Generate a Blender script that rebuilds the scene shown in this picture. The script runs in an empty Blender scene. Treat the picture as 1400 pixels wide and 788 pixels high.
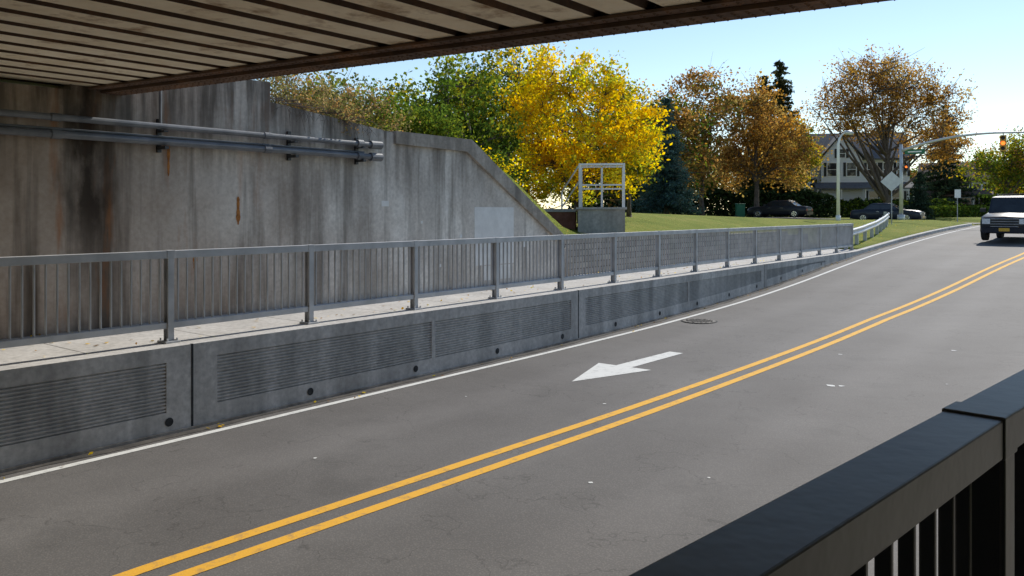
import bpy, math, random
import numpy as np
from mathutils import Vector, Matrix
random.seed(7); rng=np.random.default_rng(7)
EYE=1.52
A=math.radians(38)
DX,DY=math.sin(A),math.cos(A)      # along the road
NX,NY=DY,-DX                       # across the road (to the right)
def P(s,t,z): return (s*DX+t*NX, s*DY+t*NY, z)
def ST(x,y): return (x*DX+y*DY, x*NX+y*NY)
scene=bpy.context.scene
col=scene.collection
def sm(a,b,x):
    k=max(0,min(1,(x-a)/(b-a))); return k*k*(3-2*k)
def interp(x,pts):
    return float(np.interp(x,[p[0] for p in pts],[p[1] for p in pts]))

# ------------------------------------------------------------------ materials
def newmat(name):
    m=bpy.data.materials.new(name); m.use_nodes=True
    nt=m.node_tree; b=nt.nodes["Principled BSDF"]
    return m,nt,b
def N(nt,t,**k):
    n=nt.nodes.new(t)
    for a,v in k.items(): setattr(n,a,v)
    return n
def c4(c): return (c[0],c[1],c[2],1)
def ramp(nt,fac,stops):
    r=N(nt,'ShaderNodeValToRGB'); e=r.color_ramp.elements
    e[0].position,e[0].color=stops[0][0],c4(stops[0][1])
    e[1].position,e[1].color=stops[-1][0],c4(stops[-1][1])
    for p,c in stops[1:-1]:
        x=e.new(p); x.color=c4(c)
    nt.links.new(fac,r.inputs[0]); return r.outputs[0]
def noise(nt,scale,detail=4,vecscale=None,rough=.6):
    tc=N(nt,'ShaderNodeTexCoord'); n=N(nt,'ShaderNodeTexNoise')
    n.inputs['Scale'].default_value=scale; n.inputs['Detail'].default_value=min(detail,5)
    n.inputs['Roughness'].default_value=rough
    if vecscale:
        mp=N(nt,'ShaderNodeMapping'); mp.inputs['Scale'].default_value=vecscale
        nt.links.new(tc.outputs['Object'],mp.inputs[0]); nt.links.new(mp.outputs[0],n.inputs[0])
    else: nt.links.new(tc.outputs['Object'],n.inputs[0])
    return n.outputs[0]
def mixc(nt,f,a,b,mode='MIX'):
    m=N(nt,'ShaderNodeMix',data_type='RGBA',blend_type=mode)
    for sock,v in ((m.inputs[0],f),(m.inputs[6],a),(m.inputs[7],b)):
        if hasattr(v,'is_linked'): nt.links.new(v,sock)
        elif isinstance(v,(int,float)): sock.default_value=v
        else: sock.default_value=c4(v)
    return m.outputs[2]
def math_(nt,op,a,b=None,clamp=False):
    m=N(nt,'ShaderNodeMath',operation=op); m.use_clamp=clamp
    for i,v in enumerate((a,b)):
        if v is None: continue
        if hasattr(v,'is_linked'): nt.links.new(v,m.inputs[i])
        else: m.inputs[i].default_value=v
    return m.outputs[0]
def bump(nt,b,h,strength=.3,dist=.02):
    bp=N(nt,'ShaderNodeBump'); bp.inputs['Strength'].default_value=strength; bp.inputs['Distance'].default_value=dist
    nt.links.new(h,bp.inputs['Height']); nt.links.new(bp.outputs[0],b.inputs['Normal'])
def pm(name,c1,c2,scale=5,rough=.8,metal=0,bmp=0,vs=None,spec=.5,bd=.02):
    m,nt,b=newmat(name); n=noise(nt,scale,3,vs)
    nt.links.new(ramp(nt,n,[(.35,c1),(.65,c2)]),b.inputs['Base Color'])
    b.inputs['Roughness'].default_value=rough; b.inputs['Metallic'].default_value=metal
    b.inputs['Specular IOR Level'].default_value=spec
    if bmp: bump(nt,b,noise(nt,scale*6,2,vs),bmp,bd)
    return m
def dot_(nt,vec):
    tc=N(nt,'ShaderNodeTexCoord'); v=N(nt,'ShaderNodeVectorMath',operation='DOT_PRODUCT')
    nt.links.new(tc.outputs['Object'],v.inputs[0]); v.inputs[1].default_value=vec
    return v.outputs['Value']
def maprange(nt,v,a,b,c=0,d=1):
    m=N(nt,'ShaderNodeMapRange'); m.inputs[1].default_value=a;m.inputs[2].default_value=b
    m.inputs[3].default_value=c;m.inputs[4].default_value=d; nt.links.new(v,m.inputs[0]); return m.outputs[0]

def concrete(name,c1,c2,stain=.5,scuff=1.0):
    m,nt,b=newmat(name)
    base=ramp(nt,noise(nt,1.3,5),[(.3,c1),(.7,c2)])
    fine=ramp(nt,noise(nt,14,4),[(.3,(.75,.75,.75)),(.7,(1.1,1.1,1.1))])
    base=mixc(nt,1.0,base,fine,'MULTIPLY')
    st=ramp(nt,noise(nt,1.0,5,(2.2,2.2,.22)),[(.42,(0,0,0)),(.66,(1,1,1))])
    base=mixc(nt,math_(nt,'MULTIPLY',st,stain),base,tuple(x*.35 for x in c1))
    nt.links.new(base,b.inputs['Base Color']); b.inputs['Roughness'].default_value=.9
    b.inputs['Specular IOR Level'].default_value=.25
    bump(nt,b,noise(nt,25,3),.3*scuff,.012)
    return m
M={}
def abut():
    m,nt,b=newmat('abutment_concrete')
    base=ramp(nt,noise(nt,.8,5,(1,1,.8)),[(.32,(.46,.415,.365)),(.5,(.63,.59,.535)),(.68,(.80,.77,.71))])
    fine=ramp(nt,noise(nt,16,4),[(.3,(.8,.8,.8)),(.7,(1.08,1.08,1.08))])
    base=mixc(nt,1.0,base,fine,'MULTIPLY')
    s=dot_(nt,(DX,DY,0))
    z=dot_(nt,(0,0,1))
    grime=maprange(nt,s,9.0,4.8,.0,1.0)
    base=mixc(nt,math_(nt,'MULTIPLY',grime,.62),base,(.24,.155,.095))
    st=ramp(nt,noise(nt,1.0,5,(1.6,1.6,.14)),[(.45,(0,0,0)),(.58,(1,1,1))])
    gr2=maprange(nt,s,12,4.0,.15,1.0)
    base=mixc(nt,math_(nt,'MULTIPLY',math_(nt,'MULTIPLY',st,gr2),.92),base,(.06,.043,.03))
    st2=ramp(nt,noise(nt,1.0,5,(4.2,4.2,.22)),[(.53,(0,0,0)),(.67,(1,1,1))])
    base=mixc(nt,math_(nt,'MULTIPLY',st2,.6),base,(.15,.135,.115))
    top=maprange(nt,z,1.7,3.1,0,1)
    n3=ramp(nt,noise(nt,1.0,5,(6,6,.5)),[(.40,(0,0,0)),(.60,(1,1,1))])
    base=mixc(nt,math_(nt,'MULTIPLY',math_(nt,'MULTIPLY',n3,top),.8),base,(.08,.068,.056))
    n4=ramp(nt,noise(nt,1.0,4,(3.1,3.1,.5)),[(.57,(0,0,0)),(.69,(1,1,1))])
    base=mixc(nt,math_(nt,'MULTIPLY',math_(nt,'MULTIPLY',n4,grime),.65),base,(.32,.13,.045))
    # one wide leak streak, ragged edges
    e=math_(nt,'ABSOLUTE',math_(nt,'SUBTRACT',s,4.78))
    e=math_(nt,'ADD',e,math_(nt,'MULTIPLY',math_(nt,'SUBTRACT',noise(nt,3.0,5,(1,1,.5)),.5),.75))
    leak=math_(nt,'MULTIPLY',maprange(nt,e,.34,.02,0,1),maprange(nt,z,.4,1.6,.25,1))
    base=mixc(nt,math_(nt,'MULTIPLY',leak,.92),base,(.03,.022,.016))
    nt.links.new(base,b.inputs['Base Color']); b.inputs['Roughness'].default_value=.92
    b.inputs['Specular IOR Level'].default_value=.2
    bump(nt,b,noise(nt,12,5),.3,.01)
    return m
M['abut']=abut()
M['wall']=concrete('retaining_concrete',(.48,.455,.42),(.64,.61,.57),.5)
M['walk']=concrete('sidewalk_concrete',(.48,.46,.43),(.60,.58,.55),.12)
M['coping']=concrete('coping_concrete',(.30,.265,.225),(.50,.455,.40),.75)
M['patch']=pm('repair_patch',(.62,.625,.61),(.72,.725,.71),4,.9,bmp=.1)
M['joint']=pm('joint_dark',(.02,.02,.02),(.05,.05,.05),8,.95)
def asphalt():
    m,nt,b=newmat('asphalt')
    big=ramp(nt,noise(nt,.45,5),[(.3,(.128,.120,.114)),(.7,(.175,.166,.158))])
    tv=dot_(nt,(NX,NY,0))
    w=N(nt,'ShaderNodeMath',operation='SINE'); nt.links.new(math_(nt,'MULTIPLY',tv,3.4),w.inputs[0])
    lane=ramp(nt,w.outputs[0],[(.0,(.94,.94,.94)),(1,(1.07,1.07,1.07))])
    big=mixc(nt,1,big,lane,'MULTIPLY')
    v=N(nt,'ShaderNodeTexVoronoi'); v.inputs['Scale'].default_value=55
    tc=N(nt,'ShaderNodeTexCoord'); nt.links.new(tc.outputs['Object'],v.inputs[0])
    sp=ramp(nt,v.outputs['Distance'],[(.0,(1.28,1.26,1.24)),(.5,(.86,.86,.86))])
    big=mixc(nt,1,big,sp,'MULTIPLY')
    bl=ramp(nt,noise(nt,1.0,4,(.9,.9,.9)),[(.56,(1,1,1)),(.70,(.80,.80,.80))])
    big=mixc(nt,1,big,bl,'MULTIPLY')
    n=noise(nt,.55,5,rough=.55)
    cr=ramp(nt,math_(nt,'ABSOLUTE',math_(nt,'SUBTRACT',n,.5)),[(.0,(.45,.45,.45)),(.003,(1,1,1))])
    big=mixc(nt,.5,big,cr,'MULTIPLY')
    nt.links.new(big,b.inputs['Base Color'])
    b.inputs['Roughness'].default_value=.80; b.inputs['Specular IOR Level'].default_value=.22
    bump(nt,b,noise(nt,70,2),.35,.005)
    return m
M['asphalt']=asphalt()
def paint(name,c,wear=(.15,.145,.14),amt=.6):
    m,nt,b=newmat(name)
    f=ramp(nt,noise(nt,9,5,rough=.75),[(.52,(0,0,0)),(.72,(1,1,1))])
    base=mixc(nt,math_(nt,'MULTIPLY',f,amt),c,wear)
    nt.links.new(base,b.inputs['Base Color']); b.inputs['Roughness'].default_value=.8
    b.inputs['Specular IOR Level'].default_value=.2
    bump(nt,b,noise(nt,70,2),.3,.005)
    return m
M['yellow']=paint('yellow_paint',(.78,.42,.05))
M['white']=paint('white_paint',(.66,.66,.63),amt=.5)
M['galv']=pm('galvanized_steel',(.38,.385,.39),(.51,.515,.52),3,.55,.1,bmp=.08)
M['galvd']=pm('shaded_rail_steel',(.030,.031,.036),(.05,.05,.056),2.5,.45,.2,bmp=.08)  # darker copy of the galvanized steel, bridge shade put into its colour
M['pipe']=pm('pipe_grey_paint',(.10,.11,.125),(.17,.18,.195),3,.5,.0)
def grass():
    m,nt,b=newmat('grass')
    g=ramp(nt,noise(nt,.6,5),[(.3,(.15,.20,.03)),(.55,(.23,.26,.05)),(.75,(.33,.30,.09))])
    f=ramp(nt,noise(nt,22,4),[(.3,(.55,.55,.55)),(.7,(1.25,1.25,1.2))])
    g=mixc(nt,1,g,f,'MULTIPLY')
    lv=ramp(nt,noise(nt,9,4,rough=.7),[(.60,(0,0,0)),(.64,(1,1,1))])
    g=mixc(nt,math_(nt,'MULTIPLY',lv,.7),g,(.40,.25,.05))
    nt.links.new(g,b.inputs['Base Color']); b.inputs['Roughness'].default_value=1
    b.inputs['Specular IOR Level'].default_value=.1
    bump(nt,b,noise(nt,30,3),.8,.05)
    return m
M['grass']=grass()
def rusty(name,light,dark,rs=(.06,.03,.018),thr=(.45,.62),vs=None):
    m,nt,b=newmat(name)
    base=ramp(nt,noise(nt,3,4),[(.3,dark),(.7,light)])
    f=ramp(nt,noise(nt,1.6,5,vs,rough=.7),[(thr[0],(0,0,0)),(thr[1],(1,1,1))])
    base=mixc(nt,f,base,rs)
    nt.links.new(base,b.inputs['Base Color']); b.inputs['Roughness'].default_value=.85
    b.inputs['Specular IOR Level'].default_value=.3
    bump(nt,b,noise(nt,20,3),.4,.012)
    return m
M['trough']=rusty('trough_paint',(.88,.79,.61),(.74,.63,.45),(.32,.20,.11),(.54,.70))
M['rust']=rusty('rusty_steel',(.15,.095,.065),(.08,.05,.035),(.22,.115,.06),(.5,.7))
def blocks():
    m,nt,b=newmat('block_wall')
    tc=N(nt,'ShaderNodeTexCoord'); sx=N(nt,'ShaderNodeSeparateXYZ'); nt.links.new(tc.outputs['Object'],sx.inputs[0])
    s=dot_(nt,(DX,DY,0)); cx=N(nt,'ShaderNodeCombineXYZ'); nt.links.new(s,cx.inputs[0]); nt.links.new(sx.outputs[2],cx.inputs[1])
    br=N(nt,'ShaderNodeTexBrick'); nt.links.new(cx.outputs[0],br.inputs[0])
    br.inputs['Color1'].default_value=(.46,.42,.37,1); br.inputs['Color2'].default_value=(.35,.32,.28,1); br.inputs['Mortar'].default_value=(.10,.09,.08,1)
    br.inputs['Scale'].default_value=1; br.inputs['Brick Width'].default_value=.42; br.inputs['Row Height'].default_value=.15; br.inputs['Mortar Size'].default_value=.012
    f=ramp(nt,noise(nt,8,4),[(.3,(.7,.7,.7)),(.7,(1.15,1.15,1.15))])
    nt.links.new(mixc(nt,1,br.outputs[0],f,'MULTIPLY'),b.inputs['Base Color']); b.inputs['Roughness'].default_value=.95
    bump(nt,b,br.outputs['Fac'],-.6,.03)
    return m
M['blocks']=blocks()
M['bark']=pm('bark',(.055,.042,.033),(.15,.12,.10),6,.95,bmp=.6,vs=(3,3,.6))
M['whitemetal']=pm('white_painted_metal',(.82,.82,.80),(.90,.90,.89),4,.5)
M['polegalv']=pm('pole_aluminium',(.50,.51,.52),(.62,.63,.64),3,.4,.3)
M['black']=pm('black_plastic',(.012,.012,.013),(.03,.03,.03),6,.6)
M['tire']=pm('tire_rubber',(.015,.015,.015),(.03,.03,.03),9,.85)
M['chrome']=pm('chrome',(.5,.5,.52),(.65,.65,.66),5,.18,.9)
def glassm():
    m,nt,b=newmat('car_glass'); n=noise(nt,2,3)
    nt.links.new(ramp(nt,n,[(.3,(.012,.015,.018)),(.7,(.03,.036,.042))]),b.inputs['Base Color'])
    b.inputs['Roughness'].default_value=.06; b.inputs['Specular IOR Level'].default_value=.6; return m
M['glass']=glassm()
M['lens']=pm('headlight_lens',(.60,.61,.63),(.82,.83,.85),12,.12)
M['green']=pm('sign_green',(.01,.13,.06),(.015,.16,.07),4,.5)
M['siggold']=pm('signal_housing',(.55,.30,.03),(.65,.36,.04),5,.5)
M['siding']=pm('white_siding',(.76,.78,.80),(.84,.85,.86),1.5,.7,bmp=.3,vs=(.05,.05,9))
M['brsid']=pm('tan_siding',(.26,.22,.17),(.34,.29,.23),1.5,.8,bmp=.3,vs=(.05,.05,9))
M['roof']=pm('asphalt_shingles',(.10,.10,.105),(.17,.17,.175),6,.9,bmp=.4)
M['roofb']=pm('brown_shingles',(.09,.06,.045),(.14,.10,.075),6,.9,bmp=.4)
M['redbrick']=pm('red_brick',(.20,.08,.05),(.30,.13,.09),5,.9,bmp=.3)
def carpaint(name,c):
    m,nt,b=newmat(name); n=noise(nt,3,3)
    nt.links.new(ramp(nt,n,[(.3,c),(.7,tuple(x*1.25 for x in c))]),b.inputs['Base Color'])
    b.inputs['Roughness'].default_value=.42; b.inputs['Specular IOR Level'].default_value=.25
    b.inputs['Coat Weight'].default_value=.25; b.inputs['Coat Roughness'].default_value=.08
    return m
M['suvpaint']=carpaint('dark_car_paint',(.010,.013,.022))
M['blkpaint']=carpaint('black_car_paint',(.010,.011,.013))
M['bluepaint']=carpaint('midnight_blue_paint',(.014,.018,.028))
def emit(name,c,s):
    m,nt,b=newmat(name); b.inputs['Base Color'].default_value=c4(c)
    b.inputs['Emission Color'].default_value=c4(c); b.inputs['Emission Strength'].default_value=s; return m
M['amber']=emit('signal_lit_lens',(1,.16,.02),2.5)
def leafmat(name,trans=.45):
    m=bpy.data.materials.new(name); m.use_nodes=True; nt=m.node_tree; nt.nodes.clear()
    o=N(nt,'ShaderNodeOutputMaterial'); a=N(nt,'ShaderNodeAttribute'); a.attribute_name='Col'
    d=N(nt,'ShaderNodeBsdfDiffuse')
    t=N(nt,'ShaderNodeBsdfTranslucent'); mx=N(nt,'ShaderNodeMixShader'); mx.inputs[0].default_value=trans
    hs=N(nt,'ShaderNodeHueSaturation'); hs.inputs['Value'].default_value=1.25; hs.inputs['Saturation'].default_value=1.08
    nt.links.new(a.outputs['Color'],hs.inputs['Color'])
    nt.links.new(a.outputs['Color'],d.inputs['Color']); nt.links.new(hs.outputs[0],t.inputs['Color'])
    nt.links.new(d.outputs[0],mx.inputs[1]); nt.links.new(t.outputs[0],mx.inputs[2]); nt.links.new(mx.outputs[0],o.inputs[0])
    return m
M['leaf']=leafmat('leaves',.55)
M['needle']=leafmat('needles',.15)

# ------------------------------------------------------------------ mesh builder
class MB:
    def __init__(s): s.v=[];s.f=[];s.m=[];s.mats=[]
    def mi(s,k):
        if k not in s.mats: s.mats.append(k)
        return s.mats.index(k)
    def poly(s,pts,k):
        i=len(s.v); s.v+= [tuple(p) for p in pts]; s.f.append(tuple(range(i,i+len(pts)))); s.m.append(s.mi(k))
    def box(s,c,hx,hy,hz,k):
        c=Vector(c);hx=Vector(hx);hy=Vector(hy);hz=Vector(hz)
        i=len(s.v)
        for a in(-1,1):
            for b in(-1,1):
                for d in(-1,1): s.v.append(tuple(c+a*hx+b*hy+d*hz))
        for q in((0,1,3,2),(4,6,7,5),(0,4,5,1),(2,3,7,6),(0,2,6,4),(1,5,7,3)):
            s.f.append(tuple(i+j for j in q)); s.m.append(s.mi(k))
    def sbox(s,s0,s1,t0,t1,z0,z1,k):
        s.box(P((s0+s1)/2,(t0+t1)/2,(z0+z1)/2),Vector((DX,DY,0))*(s1-s0)/2,Vector((NX,NY,0))*(t1-t0)/2,(0,0,(z1-z0)/2),k)
    def abox(s,x0,x1,y0,y1,z0,z1,k):
        s.box(((x0+x1)/2,(y0+y1)/2,(z0+z1)/2),((x1-x0)/2,0,0),(0,(y1-y0)/2,0),(0,0,(z1-z0)/2),k)
    def prism(s,pts,vec,k,caps=True):
        i=len(s.v);n=len(pts);vec=Vector(vec)
        s.v+=[tuple(p) for p in pts]; s.v+=[tuple(Vector(p)+vec) for p in pts]
        for j in range(n):
            s.f.append((i+j,i+(j+1)%n,i+n+(j+1)%n,i+n+j)); s.m.append(s.mi(k))
        if caps:
            s.f.append(tuple(range(i+n-1,i-1,-1))); s.m.append(s.mi(k))
            s.f.append(tuple(range(i+n,i+2*n))); s.m.append(s.mi(k))
    def tube(s,path,rad,n,k,cap=True):
        path=[Vector(p) for p in path]
        if not hasattr(rad,'__len__'): rad=[rad]*len(path)
        i=len(s.v); mi=s.mi(k)
        for a,p in enumerate(path):
            d=(path[min(a+1,len(path)-1)]-path[max(a-1,0)])
            if d.length<1e-6: d=Vector((0,0,1))
            d.normalize(); u=d.orthogonal() if abs(d.z)>.9 else d.cross(Vector((0,0,1)))
            if abs(d.z)>.9: u=Vector((1,0,0))-d*d.x
            u.normalize(); w=d.cross(u)
            for j in range(n):
                th=2*math.pi*j/n; s.v.append(tuple(p+(u*math.cos(th)+w*math.sin(th))*rad[a]))
        for a in range(len(path)-1):
            for j in range(n):
                s.f.append((i+a*n+j,i+a*n+(j+1)%n,i+(a+1)*n+(j+1)%n,i+(a+1)*n+j)); s.m.append(mi)
        if cap:
            s.f.append(tuple(i+j for j in range(n-1,-1,-1))); s.m.append(mi)
            s.f.append(tuple(i+(len(path)-1)*n+j for j in range(n))); s.m.append(mi)
    def build(s,name,parent=None,smooth=False,bevel=0):
        me=bpy.data.meshes.new(name); me.from_pydata(s.v,[],s.f)
        for k in s.mats: me.materials.append(M[k])
        me.polygons.foreach_set('material_index',s.m)
        if smooth: me.polygons.foreach_set('use_smooth',[True]*len(me.polygons))
        me.update()
        o=bpy.data.objects.new(name,me); col.objects.link(o)
        if parent: o.parent=parent
        if bevel:
            b=o.modifiers.new('b','BEVEL'); b.width=bevel; b.segments=2; b.limit_method='ANGLE'
        return o
def empty(name,loc,rz=0):
    e=bpy.data.objects.new(name,None); col.objects.link(e); e.location=loc; e.rotation_euler=(0,0,rz); return e

# ------------------------------------------------------------------ profiles
RP=[(-30,-2.5),(13,-2.5),(18,-2.42),(22.9,-2.25),(31.4,-1.70),(40,-1.35),(48,-1.1),(58,-.9),(70,-.84),(200,-.8)]
def RZ(s): return sum(interp(s+d,RP) for d in(-3,-2,-1,0,1,2,3))/7+EYE
def NT(s): return -0.66+(max(-3,min(s,32))-0.9)*.131
def CT(s): return interp(s,[(-20,-5.6),(2.7,-5.36),(8.4,-5.0),(19.3,-4.55),(34,-3.35),(60,-1.9)])
TB=-10.7
def verge(s): return RZ(s)+.14
def crossZ(t): return .70+max(0,min(1,(-14-t)/9))*.35
def H(s,t):
    if t<-8.7:
        if s<33.4 and t>-10.95: return -1.6
        crest=interp(s,[(16,1.75),(28,1.52),(40,1.28),(52,1.04),(62,.95),(300,.9)])
        if s<33.4: e=interp(s,[(16,.88),(26,.76),(33.4,.55)])
        else:
            e=interp(t,[(-11,verge(s)+.22),(-8.7,verge(s))])
        k=sm(-11,-17,t) if t<-11 else 0
        z=e+(crest-e)*k
        if s<17.5:
            z=z+(2.88-z)*(1-sm(12.2,17.2,s)) if t<-10.95 else z
    elif t<NT(s)+2.3:
        z=RZ(s)-.5 if s<71 else RZ(s)-.02
        if t>-8.6+.3 and t<NT(s)-.3: z=RZ(s)-.6
    else:
        z=max(0,verge(s))-.02+ sm(NT(s)+2.5,NT(s)+8,t)*.6*(1-sm(40,58,s))
        if s<6.5: z+=3*sm(6.5,3,s) if t>NT(s)+2.6 else 0
    if 60<s<74:
        k=sm(60,62,s)*(1-sm(71.5,74,s)); cz=min(crossZ(t),9)-.06
        if not(-8.7<t<NT(s)+2.3): z=z*(1-k)+cz*k
        else: z=min(z,cz)
    z+=.5*sm(110,400,s)
    return z
svals=list(np.arange(-40,-4,6))+list(np.arange(-4,60,1.0))+[33.39,33.41]+list(np.arange(60,75,.5))+list(np.arange(76,120,4))+[140,180,250,400,700,1200]
svals=sorted(set(round(float(x),2) for x in svals))
tv=[-900,-500,-250,-120,-80,-60,-45,-35,-28]+list(np.arange(-24,-11,.8))+[-11,-10.96,-10.94,-10,-9.2,-8.72,-8.68,-8,-6,-4,-2,0,1,2,3,4,5,6,7,8,10,14,20,30,45,70,120,250,500,900]
tv=sorted(set(round(float(x),3) for x in tv))
me=bpy.data.meshes.new('ground')
vs=[P(s,t,H(s,t)) for s in svals for t in tv]; nt_=len(tv)
fs=[(i*nt_+j,(i+1)*nt_+j,(i+1)*nt_+j+1,i*nt_+j+1) for i in range(len(svals)-1) for j in range(nt_-1)]
me.from_pydata(vs,[],[tuple(reversed(f)) for f in fs]); me.materials.append(M['grass']); me.update()
me.polygons.foreach_set('use_smooth',[True]*len(me.polygons))
col.objects.link(bpy.data.objects.new('ground',me))

# road
def strip(name,s0,s1,ta,tb,zf,k,ds=1.0,mb=None,nt2=1):
    m=mb or MB(); n=max(1,int(math.ceil((s1-s0)/ds)))
    for i in range(n):
        a=s0+(s1-s0)*i/n; b=s0+(s1-s0)*(i+1)/n
        for j in range(nt2):
            u0=j/nt2;u1=(j+1)/nt2
            T=lambda s,u: ta(s)*(1-u)+tb(s)*u
            m.poly([P(a,T(a,u0),zf(a,T(a,u0))),P(a,T(a,u1),zf(a,T(a,u1))),P(b,T(b,u1),zf(b,T(b,u1))),P(b,T(b,u0),zf(b,T(b,u0)))],k)
    return m if mb else m.build(name)
road=MB()
strip('road',-30,190,lambda s:-8.6,NT,lambda s,t:RZ(s),'asphalt',mb=road)
o=road.build('road')
cs=MB()
for i in range(60):
    t0=-90+i*3; t1=t0+3
    if t0>=-9 and t1<=3: 
        continue
    if t0<-8.6<t1: t1=-8.6
    cs.poly([P(62.3,t0,crossZ(t0)-.01),P(62.3,t1,crossZ(t1)-.01),P(71,t1,crossZ(t1)-.01),P(71,t0,crossZ(t0)-.01)],'asphalt')
cs.build('cross_street')
m=MB()
for off in(-.15,.15):
    strip('',-20,60,lambda s:CT(s)+off-.06,lambda s:CT(s)+off+.06,lambda s,t:RZ(s)+.004,'yellow',mb=m)
m.build('yellow_center_lines')
m=MB(); WT=lambda s:interp(s,[(-20,-8.36),(10,-8.30),(30,-8.05),(58,-8.0)])
strip('',-20,58,lambda s:WT(s)-.05,lambda s:WT(s)+.05,lambda s,t:RZ(s)+.004,'white',mb=m)
strip('',-20,58,lambda s:NT(s)+.28-.66,lambda s:NT(s)+.28-.54,lambda s,t:RZ(s)+.004,'white',mb=m)
m.build('white_edge_lines')
m=MB()
zz=lambda s:RZ(s)+.004
m.poly([P(a,b,zz(a)) for a,b in((9.87,-6.6),(11.35,-6.08),(11.35,-6.43))],'white')
m.poly([P(a,b,zz(a)) for a,b in((9.87,-6.6),(11.35,-6.43),(11.35,-6.72))],'white')
m.poly([P(a,b,zz(a)) for a,b in((9.87,-6.6),(11.35,-6.72),(11.35,-7.05))],'white')
m.poly([P(a,b,zz(a)) for a,b in((11.35,-6.72),(11.35,-6.43),(13.0,-6.34),(13.0,-6.6))],'white')
m.build('road_arrow_marking')
m=MB()
for a,b,r in((11.9,-3.5,.09),(11.98,-3.38,.05),(9.0,-5.5,.03),(6.3,-4.0,.025),(14.5,-4.1,.04),(8.2,-7.2,.02),(16,-2.6,.05),(5.2,-6.6,.025),(7.1,-3.2,.02),(13,-2.2,.03)):
    n=7; m.poly([P(a+r*random.uniform(.5,1.2)*math.cos(i*2*math.pi/n),b+r*random.uniform(.5,1.2)*math.sin(i*2*math.pi/n),RZ(a)+.004) for i in range(n)],'white')
m.build('paint_specks')
m=MB()
def disc(m,s,t,z,r,k,n=28,rr=0):
    m.poly([P(s+r*math.cos(i*2*math.pi/n),t+r*math.sin(i*2*math.pi/n),z) for i in range(n)],k)
M['iron']=pm('cast_iron',(.07,.065,.06),(.12,.11,.10),10,.7,.2)
disc(m,16.7,-7.75,RZ(16.7)+.006,.40,'joint'); disc(m,16.7,-7.75,RZ(16.7)+.010,.36,'iron')
for i in range(-4,5):
    for j in range(-4,5):
        if i*i+j*j<17: m.sbox(16.7+i*.075-.02,16.7+i*.075+.02,-7.75+j*.075-.02,-7.75+j*.075+.02,RZ(16.7)+.008,RZ(16.7)+.02,'iron')
m.build('manhole_cover')

# ---------------- far retaining wall with ribbed panels
m=MB()
WTOP=lambda s: max(0,verge(s)-.0) if s>30.5 else 0.0
def prof(s,pan):
    zb=RZ(s)-.15; top=WTOP(s)
    if not pan: return [(-8.6,top),(-8.6,zb)]
    pt=top-.17; pb=RZ(s)+.25
    if pb>pt-.04: pb=pt-.04
    L=[(-8.6,top),(-8.6,pt),(-8.628,pt-.005)]
    n=14; h=(pt-pb-.01)/n
    for i in range(n):
        z0=pt-.005-i*h
        L+=[(-8.628,z0-.22*h),(-8.606,z0-.42*h),(-8.606,z0-.78*h),(-8.628,z0-.98*h)]
    L+=[(-8.628,pb),(-8.6,pb-.002),(-8.6,zb)]
    return L
panels=[(-19,-11.3),(-11,-3.4),(-3.1,4.72),(5.35,9.0),(9.08,12.85),(13.35,17.9),(17.98,22.65),(23.1,28.6)]
cur=-20
def seg(a,b,pan):
    n=max(1,int((b-a)/.6))
    for i in range(n):
        x=a+(b-a)*i/n;y=a+(b-a)*(i+1)/n
        pa,pb=prof(x,pan),prof(y,pan)
        for j in range(len(pa)-1):
            m.poly([P(x,*pa[j]),P(y,*pb[j]),P(y,*pb[j+1]),P(x,*pa[j+1])],'wall')
    if pan:
        for x in(a,b):
            p=prof(x,True); top=p[1][1]; bot=p[-2][1]
            m.poly([P(x,-8.6,top),P(x,-8.63,top),P(x,-8.63,bot),P(x,-8.6,bot)],'wall')
for a,b in panels:
    seg(cur,a,False); seg(a,b,True); cur=b
seg(cur,33.4,False)
for sj in(-11.15,-3.25,5.03,13.1,22.88,31.0):
    m.sbox(sj-.014,sj+.014,-8.63,-8.597,RZ(sj)-.1,WTOP(sj)+.003,'joint')
s=-8.9
while s<30:
    zc=RZ(s)+.14; n=14
    if WTOP(s)-RZ(s)>.35:
        m.poly([P(s+.05*math.cos(i*2*math.pi/n),-8.594,zc+.05*math.sin(i*2*math.pi/n)) for i in range(n)],'joint')
    s+=1.95
strip('',-20,30,lambda s:-8.61,lambda s:-8.575,lambda s,t:RZ(s)+.035,'coping',mb=m)
for i in range(50):
    a=-20+i;b=a+1
    m.poly([P(a,-8.575,RZ(a)+.035),P(b,-8.575,RZ(b)+.035),P(b,-8.575,RZ(b)-.05),P(a,-8.575,RZ(a)-.05)],'coping')
m.build('retaining_wall')
M['wallshade']=pm('gutter_wall_shade',(.03,.027,.024),(.08,.07,.06),3,.95,bmp=.4)  # dark strip along the wall foot: the wall's shadow painted as colour
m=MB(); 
strip('',-20,58,lambda s:-8.57,lambda s:-8.46+.03*math.sin(s*1.7)+.02*math.sin(s*5.1),lambda s,t:RZ(s)+.005,'wallshade',mb=m,ds=.3); m.build('gutter_shade_strip')
m=MB()
for i in range(28):
    a=31.4+i*1.0;b=a+.985
    pts=lambda s:[(-8.59,RZ(s)-.1),(-8.60,verge(s)-.01),(-8.63,verge(s)+.01),(-8.78,verge(s)+.01),(-8.78,RZ(s)-.1)]
    pa,pb=pts(a),pts(b)
    for j in range(4): m.poly([P(a,*pa[j]),P(b,*pb[j]),P(b,*pb[j+1]),P(a,*pa[j+1])],'walk')
m.build('curb')
m=MB()
x=-20
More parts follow.
